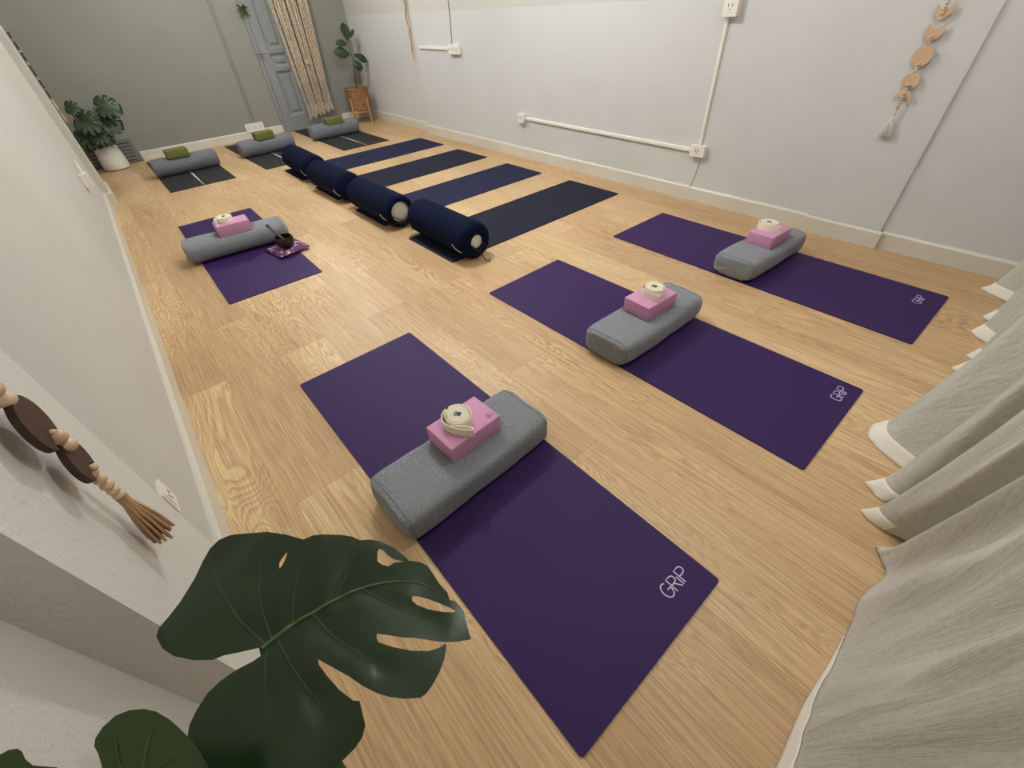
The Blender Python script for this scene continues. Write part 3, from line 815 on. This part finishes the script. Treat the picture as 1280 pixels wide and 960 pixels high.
plant = thing('monstera_plant', 'large dark monstera with split leaf, close to camera at bottom left', 'potted plant', (0, 0, 0))
OUT = [(324,810),(303,816),(281,821),(268,826.5),(244.7,827.5),(221,823),(206.4,813),(198,798),(201,787),(212,774),(226.5,753),(243,723),(254,700),(263,685.5),(274,675),(288.4,669),(308.5,667.5),(336,668),(359.5,671.8),
 (380.5,677.5),(392.3,672.3),(404.6,671.2),(426.5,671.2),(441,673),(451,676.6),(463,675.4),(475.7,677.8),(492,685),(504.8,693.5),(511.2,699.8),(517.6,700),(526.7,701.5),(534,705),(541.3,715),(548.6,726),(559.5,739),(562.3,748),(568.6,749),(579.6,760.7),(583,775.3),(588.7,797),(572.3,800.3),(557.7,801.2),
 (546.8,800.6),(532,798.6),(517.6,797),(503,797),(486.6,794.5),(471.5,792.6),(471,799),(474,804.5),(492,810),(514,813.6),(535.8,813.6),(548.6,809),(556.5,803),(558.3,806),(555.5,823),(549.4,840),(540,857),(532.5,867),(526,872),(506,873.8),(487.5,872),(470.6,867),(453.8,858.8),(437,847.5),(417,836),(398.8,826),
 (400,833),(410,847),(425,863.8),(442,877),(450.3,877.5),(453,890),(457,907),(453,922),(443.8,935),(430.6,948),(417.5,960),(396,976),(360,990),(320,995),(285,986),(260,970),(243,945),(237,925),(239.5,908),(248.8,889),(262,868.5),(277,854),(293.8,841.5),(305,835),(318,828),(326.6,820.6)]
HOL = [[(350.5,707),(353,702),(356,698),(361,692.5),(359,700),(355.5,708),(351,714)],
 [(474.8,687),(472,691),(472,702.4),(477.5,706),(485.7,707.5),(492,703.3),(505.8,700.6),(492,698.7),(484,694),(479.3,688.7)],
 [(515.8,743.6),(514.7,748.9),(521.2,754.3),(535.8,759.8),(552,763),(565,763.5),(570.5,762),(561.4,757),(548.6,751.6),(535.8,746.5),(523,743)]]
VEI = [[(328,812),(345,797),(370,778.5),(390,767),(422.8,748),(452,735),(477.5,728),(499.4,725.5),(525,727),(548,736)],
 [(333,807),(315.8,791.7),(299.4,775),(284.8,752),(271,727),(268.4,708)],
 [(340,800),(335,785),(328.5,762),(325,736),(327.6,704),(332,688)],
 [(366,780),(366.5,762),(370,737),(380,704),(387.8,685)],
 [(422,747),(425,737),(433.7,716),(444.7,690),(453,680)],
 [(345,800),(350,806),(359.4,822.5),(372.5,845),(391,869),(412,890)],
 [(334,812),(333,830),(332.5,848),(332.8,872)],
 [(392,768),(413.7,793),(437.4,811),(457,824),(480,837)],
 [(452,736),(484.8,752),(515.8,766),(545,776)]]
P0 = CAM+ray(330, 808)*.56
def hf1(p, V):
    dm = poly_dist(p, V[0]); ds = min(poly_dist(p, v) for v in V[1:])
    r = p.length
    h = .10*dm-.55*dm*dm-.0 - .0
    h += .0022*min(1, ds/.012)+.004*noise.noise(Vector((p.x*22, p.y*22, 1)))+.006*noise.noise(Vector((p.x*9, p.y*9, 5)))
    h -= .25*r*r
    return h
big_leaf(plant, OUT, HOL, VEI, P0, (-.10, -.13, 1), 'leaf', (330, 808), .0075, hf1, 'vein_dim')
OUT2 = [(133,985),(130,960),(125,942),(119.8,932),(121.5,922),(130,908.7),(146,894),(162.5,887.6),(180.8,886),(195,889.5),(211,898.6),(223.4,908.7),(237.7,923),(247.8,935),(260,955.5),(270,985),(264,1020),(240,1050),(205,1066),(175,1072),(168,1050),(150,1030),(138,1008)]
VEI2 = [[(172,1050),(176,1010),(178,970),(184,935),(190,912)],[(175,1010),(160,980),(150,950),(147,925)],[(177,985),(200,960),(222,945)]]
P02 = CAM+ray(172, 1040)*.50
big_leaf(plant, OUT2, [], VEI2, P02, (-.25, .25, 1), 'leaf_b', (172, 1040), .0075, lambda p, V: .06*poly_dist(p, V[0])-.6*poly_dist(p, V[0])**2-.5*max(0, p.length-.07)**2, 'vein_dim')
OUT3 = [(-30,955),(-12,948),(0,942.5),(10,937.5),(20,936),(26,940),(30,949),(40,957),(70,959.5),(84,972),(70,1000),(30,1020),(-20,1015),(-40,985)]
P03 = CAM+ray(20, 1000)*.62
big_leaf(plant, OUT3, [], [[(60, 1000), (25, 975), (-10, 965)]], P03, (-.2, .1, 1), 'leaf_b', (20, 1000), .01, lambda p, V: -.6*p.length**2, 'vein_dim')
PC = Vector((.02, .135, 0))
q = BM(); lathe(q, [(0, 0), (.11, 0), (.12, .01), (.138, .25), (.142, .26), (.134, .26), (.128, .23), (0, .225)], 40, cx=PC.x, cy=PC.y); obj('plant_pot', q, 'terra', plant, True)
q = BM(); lathe(q, [(.0, .222), (.06, .236), (.128, .232)], 32, cx=PC.x, cy=PC.y, closed=False); obj('soil', q, 'soil', plant, True)
def petiole(end, mid, r=.006):
    s = PC+Vector((0, 0, .228)); q = BM()
    tube(q, smooth_path([s, s+(mid-s)*.5+Vector((0, 0, .05)), mid, end], 8), [r*1.3-(r*.7)*i/24 for i in range(25)], 8)
    obj('leaf_stalk', q, 'stem', plant, True)
petiole(P0-Vector((0, 0, .004)), CAM+ray(434, 972)*.66, .0055)
petiole(P02-Vector((0, 0, .003)), P02+Vector((-.06, .0, -.16)), .005)
petiole(P03-Vector((0, 0, .003)), P03+Vector((-.12, -.03, -.16)), .005)

# generic small leaves
def monstera_outline(s=1, cuts=3):
    P = []
    def R(a):   # a from 0 (tip) to PI (base)
        return s*(.5+.16*math.cos(a)+(.10*math.sin(a)))*(1-.62*math.exp(-((PI-a)/.16)**2))
    N = 60; half = []
    for i in range(N+1):
        a = PI*i/N; r = R(a)
        for c in range(cuts):
            ac = .55+c*.5
            r *= 1-.5*math.exp(-((a-ac)/.055)**2)
        half.append((r*math.sin(a), r*math.cos(a)))
    left = [(-x, y) for x, y in half[1:-1]]
    return half+left[::-1]
def obovate(s=1, w=.55):
    P = []
    for i in range(25):
        t = i/24; P.append((w*s*.5*math.sin(PI*t**.75)*(.5+.5*t**.5)*1.15, s*(1-t)))
    P = [(x, y) for x, y in P]
    L = [(-x, y) for x, y in P[1:-1]]
    return P+L[::-1]
def small_leaf(parent, out, base, tipdir, nrm, m, curl=.6, name='leaf_blade', off=.34, sp=.03):
    nrm = Vector(nrm).normalized(); e2 = Vector(tipdir); e2 = (e2-nrm*e2.dot(nrm)).normalized(); e1 = e2.cross(nrm)
    vv, F = leaf_tris(out, [], sp); bm = BM(); vs = []
    for v in vv:
        y = v.y+off; vs.append(bm.verts.new(Vector(base)+e1*v.x+e2*y+nrm*(.25*abs(v.x)-curl*(y*y+v.x*v.x))))
    for f in F:
        try: bm.faces.new([vs[i] for i in f])
        except ValueError: pass
    for v in [v for v in bm.verts if not v.link_faces]: bm.verts.remove(v)
    lf = obj(name, bm, m, parent, True); sd = lf.modifiers.new('th', 'SOLIDIFY'); sd.thickness = .001
    ys = [v[1]+off for v in out]; y1 = max(ys)*.9
    q = BM(); tube(q, [Vector(base)+e2*(y1*i/8)+nrm*(.0008-curl*(y1*i/8)**2) for i in range(9)], [.0022*(1-.08*i) for i in range(9)], 5)
    obj('leaf_vein', q, 'vein', lf, True)
    return lf

# monstera in the white pot by the far corner
mp_ = thing('monstera_plant', 'monstera in matte white pot at the far left corner', 'potted plant', (7.58, -.02, 0))
q = BM(); lathe(q, [(0, 0), (.108, 0), (.130, .014), (.137, .05), (.133, .12), (.121, .21), (.115, .25), (.111, .255), (.106, .25), (.106, .21), (0, .2)], 40)
obj('plant_pot', q, 'white_pot', mp_, True)
q = BM(); lathe(q, [(0, .2), (.05, .212), (.099, .206)], 24, closed=False); obj('soil', q, 'soil', mp_, True)
O0 = Vector((7.58, -.02, 0))
for (px, py, X, s, td, nr) in (
    (117, 134, 7.42, .27, (-.1, -1, -.25), (-.75, .1, .65)),
    (121, 152, 7.40, .25, (-.2, -1, -.25), (-.8, .0, .55)),
    (112, 168, 7.36, .20, (-.5, -.6, -.3), (-.7, .2, .6)),
    (92, 147, 7.38, .26, (-.1, -.8, -.7), (-.8, .2, .5)),
    (95, 160, 7.45, .28, (-.2, -.55, -.8), (-.8, .1, .5)),
    (108, 172, 7.48, .17, (-.4, .3, -.6), (-.8, .0, .5)),
    (126, 172, 7.45, .14, (-.4, -.7, -.3), (-.8, .0, .5)),
    (80, 134, 7.40, .15, (.0, -.8, -.4), (-.8, .2, .5))):
    b_ = at(px, py, 0, X)-O0
    small_leaf(mp_, monstera_outline(s*.86, 3), b_, td, nr, 'leaf_far', .9, off=.34*s, sp=.03)
    q = BM(); s0 = Vector((b_.x*.1, b_.y*.15, .205))
    tube(q, smooth_path([s0, s0+(b_-s0)*.5+Vector((.02, 0, .05)), b_], 6), .0045, 6); obj('leaf_stalk', q, 'stem', mp_, True)

# fig in the rattan basket
fx, fy = 7.42, -3.30
fg = thing('fiddle_leaf_fig', 'young fig tree in rattan basket on wooden legs, far corner', 'potted plant', (fx, fy, 0))
q = BM(); lathe(q, [(0, .17), (.152, .17), (.160, .178), (.166, .30), (.168, .42), (.172, .435), (.165, .445), (.158, .43), (.148, .40), (0, .40)], 40)
obj('basket', q, 'rattan', fg, True)
q = BM(); lathe(q, [(0, .40), (.06, .41), (.149, .402)], 24, closed=False); obj('soil', q, 'soil', fg, True)
q = BM(); tube(q, [(.17*math.cos(2*PI*k/32), .17*math.sin(2*PI*k/32), .44) for k in range(33)], .009, 8, False); obj('basket_rim', q, 'rattan', fg, True)
for a in (200, 110, 290, 20):
    ca, sa = math.cos(math.radians(a)), math.sin(math.radians(a))
    q = BM(); tube(q, [(.175*ca, .175*sa, 0), (.168*ca, .168*sa, .33)], [.011, .015], 10); obj('stand_leg', q, 'wood_leg', fg, True)
q = BM(); tube(q, [(.165*math.cos(2*PI*k/32), .165*math.sin(2*PI*k/32), .15) for k in range(33)], .007, 8, False); obj('stand_ring', q, 'wood_leg', fg, True)
F0 = Vector((fx, fy, 0))
tr = [at(445, 108, 0, 7.42)-F0, at(443, 92, 0, 7.42)-F0, at(441, 75, 0, 7.42)-F0, at(437, 60, 0, 7.42)-F0, at(434.5, 48, 0, 7.42)-F0]
q = BM(); tube(q, smooth_path([(tr[0].x, tr[0].y, .40)]+tr[1:], 5), [.007-.004*i/20 for i in range(21)], 8); obj('trunk', q, 'bark', fg, True)
for (px, py, s, td, w) in ((434.5, 52, .23, (0, -.12, 1), .6), (437, 48, .15, (0, -.7, .7), .35), (434, 54, .17, (-.1, 1, .12), .55), (438, 68, .24, (-.2, 1, .3), .62),
                           (441, 68, .22, (-.2, -1, -.5), .5), (442, 75, .16, (-.3, -.6, -.7), .5), (441, 82, .14, (-.2, -.9, -.6), .45)):
    b_ = at(px, py, 0, 7.40)-F0
    small_leaf(fg, obovate(s, w), b_, td, (-1, .05, .35), 'leaf_far', .35, off=0, sp=.022)

# air plant on the wall by the door
ap = thing('air_plant', 'small grey-green air plant hanging on grey wall beside the door', 'hanging plant', (7.8, at(303, 11, 0, 7.75).y, at(303, 11, 0, 7.75).z))
q = BM(); box(q, -.02, 0, -.02, .02, -.015, .015, .004); obj('wall_mount', q, 'bark', ap)
q = BM(); random.seed(5)
for i in range(46):
    a = random.uniform(0, 2*PI); el = random.uniform(-1.1, .9); L_ = random.uniform(.06, .115)
    dv = Vector((-abs(math.cos(a))*math.cos(el)*.8-.2, math.sin(a)*math.cos(el), math.sin(el)-.1)).normalized()
    p = Vector((-.045, 0, .0)); mid = p+dv*L_*.5; end = p+dv*L_+Vector((0, 0, -.025*random.random()))
    tube(q, smooth_path([p, mid, end], 3), [.006, .0058, .0055, .005, .004, .0025, .001], 5)
sphere(q, (-.045, 0, 0), .03, 1, 1.1, .9)
obj('foliage', q, 'air', ap, True)

# ---------------------------------------------------------------- garlands
def moon(r, bite_r, bite_off, up, n=40):
    """disc with a round bite; returns outline (u,z) relative to the disc centre"""
    P = []
    for i in range(n):
        a = 2*PI*i/n; P.append((r*math.cos(a), r*math.sin(a)))
    if not bite_r: return P
    sgn = 1 if up else -1; c = (0, sgn*bite_off)
    # intersection angle
    d_ = bite_off; ya = (r*r-bite_r*bite_r+d_*d_)/(2*d_); xa = math.sqrt(max(0, r*r-ya*ya))
    a0 = math.atan2(ya, xa)
    out = [(r*math.cos(a), r*math.sin(a)) for a in [PI-a0+(PI+2*a0)*i/n for i in range(n+1)]]
    b0 = math.atan2(ya-d_, xa)
    out += [(bite_r*math.cos(b), d_+bite_r*math.sin(b)) for b in [b0+(-PI-2*b0)*i/20 for i in range(1, 20)]]
    return [(x, sgn*z) for x, z in out]
def garland(label, loc, rz, wood, tassel, zs, th=.006, bead_r=.0068, out=.022, sc=1, zshift=0):
    g = thing('moon_garland', label, 'wall garland', loc, rz)
    Z0 = loc[2]
    q = BM(); tube(q, [(0, .012, 0), (0, out, -.03), (0, out, zs['tassel'][0]-Z0)], .0014, 6); obj('cord', q, tassel, g)
    q = BM(); tube(q, [(0, 0, 0), (0, .02, .003)], .003, 8); obj('nail', q, 'chrome', g)
    for (z, r, br, bo, up) in zs['moons']:
        q = BM(); O = moon(r*sc, br*sc, bo*sc, up)
        a = [q.verts.new((x, out-th/2, z-Z0+y)) for x, y in O]; b_ = [q.verts.new((x, out+th/2, z-Z0+y)) for x, y in O]
        q.faces.new(a); q.faces.new(b_[::-1]); n = len(O)
        for i in range(n): q.faces.new((a[i], b_[i], b_[(i+1) % n], a[(i+1) % n]))
        obj('moon_piece', q, wood, g)
    for z, r in zs['beads']:
        q = BM(); sphere(q, (0, out+(.007 if any(abs(z-m_[0]) < m_[1]*.8 for m_ in zs['moons']) else 0), z-Z0), r, 1, 1, .88)
        obj('bead', q, 'bead', g, True)
    zt, zb, wt = zs['tassel']; random.seed(11)
    q = BM(); n = 46
    for i in range(n):
        a = 2*PI*i/n*3.3; rr = math.sqrt((i+.5)/n)
        ex, ey = math.cos(a)*rr*wt, math.sin(a)*rr*min(wt*.7, out*.95)
        zz = zb+random.uniform(0, .02)
        tube(q, smooth_path([(ex*.12, out+ey*.12, zt-Z0), (ex*.35, out+ey*.3, zt-.02-Z0), (ex*.75, out+ey*.8, (zt+zb)/2-.01-Z0), (ex, out+ey, zz-Z0)], 3), .0028, 5)
    obj('tassel', q, tassel, g, True)
    q = BM(); tube(q, [(0, out, zt-.002-Z0), (0, out, zt-.018-Z0)], .0095, 10); obj('tassel_wrap', q, tassel, g, True)
    return g
def bead_run(a, b_, r):
    n = max(1, int(round((a-b_)/(r*1.78)))); return [(a-(a-b_)*(i+.5)/n, r) for i in range(n)]
zr = {'moons': [(1.180, .038, .034, .028, True), (1.094, .040, .034, .042, True), (.990, .0445, 0, 0, True), (.880, .0385, .030, .044, False), (.800, .040, .037, .022, False)],
      'beads': bead_run(1.23, 1.155, .0075)+bead_run(1.146, 1.128, .0075)+bead_run(1.075, 1.036, .0075)+bead_run(.962, .918, .0075)+bead_run(.872, .840, .0075)+bead_run(.832, .722, .0075)+bead_run(1.50, 1.24, .0075),
      'tassel': (.715, .612, .036)}
zr['moons'] += [(1.27, .036, .038, .012, True)]
garland('pale wood moon garland with white tassel hanging on the right wall pilaster', (.697, YR+.014, 1.52), 0, 'moon_light', 'white_tassel', zr)
zl = {'moons': [(.892, .047, .028, .050, False), (.806, .041, .026, .043, False), (1.02, .055, 0, 0, True), (1.14, .052, .036, .046, True)],
      'beads': [(.962, .0125), (.942, .0125), (.858, .0125), (.838, .0125), (.868, .006), (.781, .0065), (.772, .009), (.755, .0105), (.738, .0105), (.722, .010), (.708, .0095)]+bead_run(1.08, 1.07, .0125),
      'tassel': (.704, .575, .030)}
garland('dark walnut moon garland with beads and jute tassel, near left wall', (.795, .298, 1.30), PI, 'moon_dark', 'jute', zl, th=.010, out=.030)
zf = {'moons': [(1.242, .036, .028, .03, True), (1.165, .036, .026, .032, True), (1.060, .042, 0, 0, True), (.955, .036, .026, .032, False), (.878, .036, .028, .03, False), (1.32, .036, .036, .014, True)],
      'beads': bead_run(1.20, 1.188, .009)+bead_run(1.115, 1.10, .009)+bead_run(1.012, .992, .009)+bead_run(.845, .765, .009), 'tassel': (.76, .66, .03)}
garland('dark moon garland seen edge-on at far end of left wall', (6.38, .163, 1.5), PI, 'moon_dark', 'jute', zf, th=.012, out=.016)

# ---------------------------------------------------------------- macrame over the door
mc = thing('macrame_hanging', 'long natural macrame hanging in front of the grey door', 'wall hanging', (7.66, -2.765, 0), PI/2)
q = BM(); tube(q, [(-.34, 0, 1.9), (.34, 0, 1.9)], .014, 12); obj('dowel', q, 'wood_leg', mc, True)
random.seed(21)
NC = 34
for i in range(NC):
    u = i/(NC-1)
    gc = (int(i/5)*5+2)/(NC-1); u = gc+(u-gc)*.74
    xt = -.285+.57*u; xb = -.195+.39*u
    zb = .215-.06*(u)+random.uniform(-.03, .03)+(.03 if 12 < i < 22 else 0)
    knot = (i % 4 != 3)
    P = []; R_ = []
    n = 90 if knot else 24
    ph = random.random()*6
    for k in range(n+1):
        t = k/n; z = 1.89+(zb-1.89)*t; x = xt+(xb-xt)*t**.8
        yy = (.010 if i % 2 else -.010)+.006*math.sin(t*9+ph)
        if knot and t < .78:
            rr = .0080+.0028*math.sin(2*PI*t*34+ph); x += .0012*math.sin(2*PI*t*17+ph)
        else:
            rr = .0050; x += .0015*math.sin(t*9+ph)
        P.append((x, yy, z)); R_.append(rr)
    q = BM(); tube(q, P, R_, 7); obj('knotted_cord' if knot else 'plain_cord', q, 'macrame', mc, True)
for i in range(26):
    u = i/25; x = -.195+.39*u+random.uniform(-.006, .006); z0 = .30; zb = .19-.055*u+random.uniform(-.035, .03)
    q = BM(); tube(q, [(x, random.uniform(-.01, .01), z0), (x+random.uniform(-.006, .006), 0, (z0+zb)/2), (x+random.uniform(-.012, .012), random.uniform(-.012, .012), zb)], [.0045, .005, .007], 6); obj('fringe_strand', q, 'macrame', mc, True)
q = BM(); sphere(q, (0, .02, .795), .03, 1, .8, .9); kb = obj('center_knot', q, 'macrame', mc, True)

# narrow hangings on the far right wall
wh = thing('woven_wall_hanging', 'narrow beige twisted yarn hanging on far right wall above the conduit', 'wall hanging', (5.99, YR-.09, 0), 0)
Z = [2.0, 1.75, 1.5, 1.4, 1.3, 1.2, 1.1, 1.0, .93]
for s_ in (0, 1):
    P = [(.02*math.sin(k*.55+s_*PI)*(1 if k < 30 else .6), .05+.012*math.cos(k*.55+s_*PI), 2.0-k*.032) for k in range(36)]
    q = BM(); tube(q, P, [.013-.006*k/35 for k in range(36)], 7); obj('twisted_yarn', q, 'macrame' if s_ else 'jute', wh, True)
for dx in (-.02, .0, .022):
    q = BM(); tube(q, [(dx*.3, .05, .90), (dx, .05, .84), (dx*1.3, .048, .79)], .004, 6); obj('fringe_strand', q, 'macrame', wh, True)
q = BM(); tube(q, [(-.06, .05, 2.0), (.06, .05, 2.0)], .01, 8); obj('dowel', q, 'wood_leg', wh, True)

# ---------------------------------------------------------------- light, camera, view
def lamp(name, x, y, z, e, col):
    L = bpy.data.lights.new(name, 'POINT'); L.shadow_soft_size = .09; L.energy = e; L.color = col
    o = bpy.data.objects.new(name, L); C.objects.link(o); o.location = (x, y, z)
    return o
for (x, y, z, e, c_) in ((3.05, -1.75, 2.45, 108, (.94, .975, 1)), (5.9, -1.75, 2.45, 88, (.95, .98, 1)), (.35, -1.75, 2.5, 40, (.95, .975, 1))):
    lamp('ceiling_lamp_light', x, y, z, e, c_)
W = bpy.data.worlds.new('world'); S.world = W; W.use_nodes = True
W.node_tree.nodes['Background'].inputs[0].default_value = (.9, .95, 1, 1)
W.node_tree.nodes['Background'].inputs[1].default_value = .3

cd = bpy.data.cameras.new('camera'); cam = bpy.data.objects.new('camera', cd); C.objects.link(cam)
cd.sensor_width = 36; cd.lens = FPX/1280*36; cd.clip_start = .02
R = Matrix((RI, UP, -FW)).transposed()
cam.matrix_world = Matrix.Translation(CAM) @ R.to_4x4()
S.camera = cam
S.view_settings.view_transform = 'Standard'; S.view_settings.look = 'None'
S.view_settings.gamma = 1; S.view_settings.use_curve_mapping = False
S.view_settings.exposure = -.25
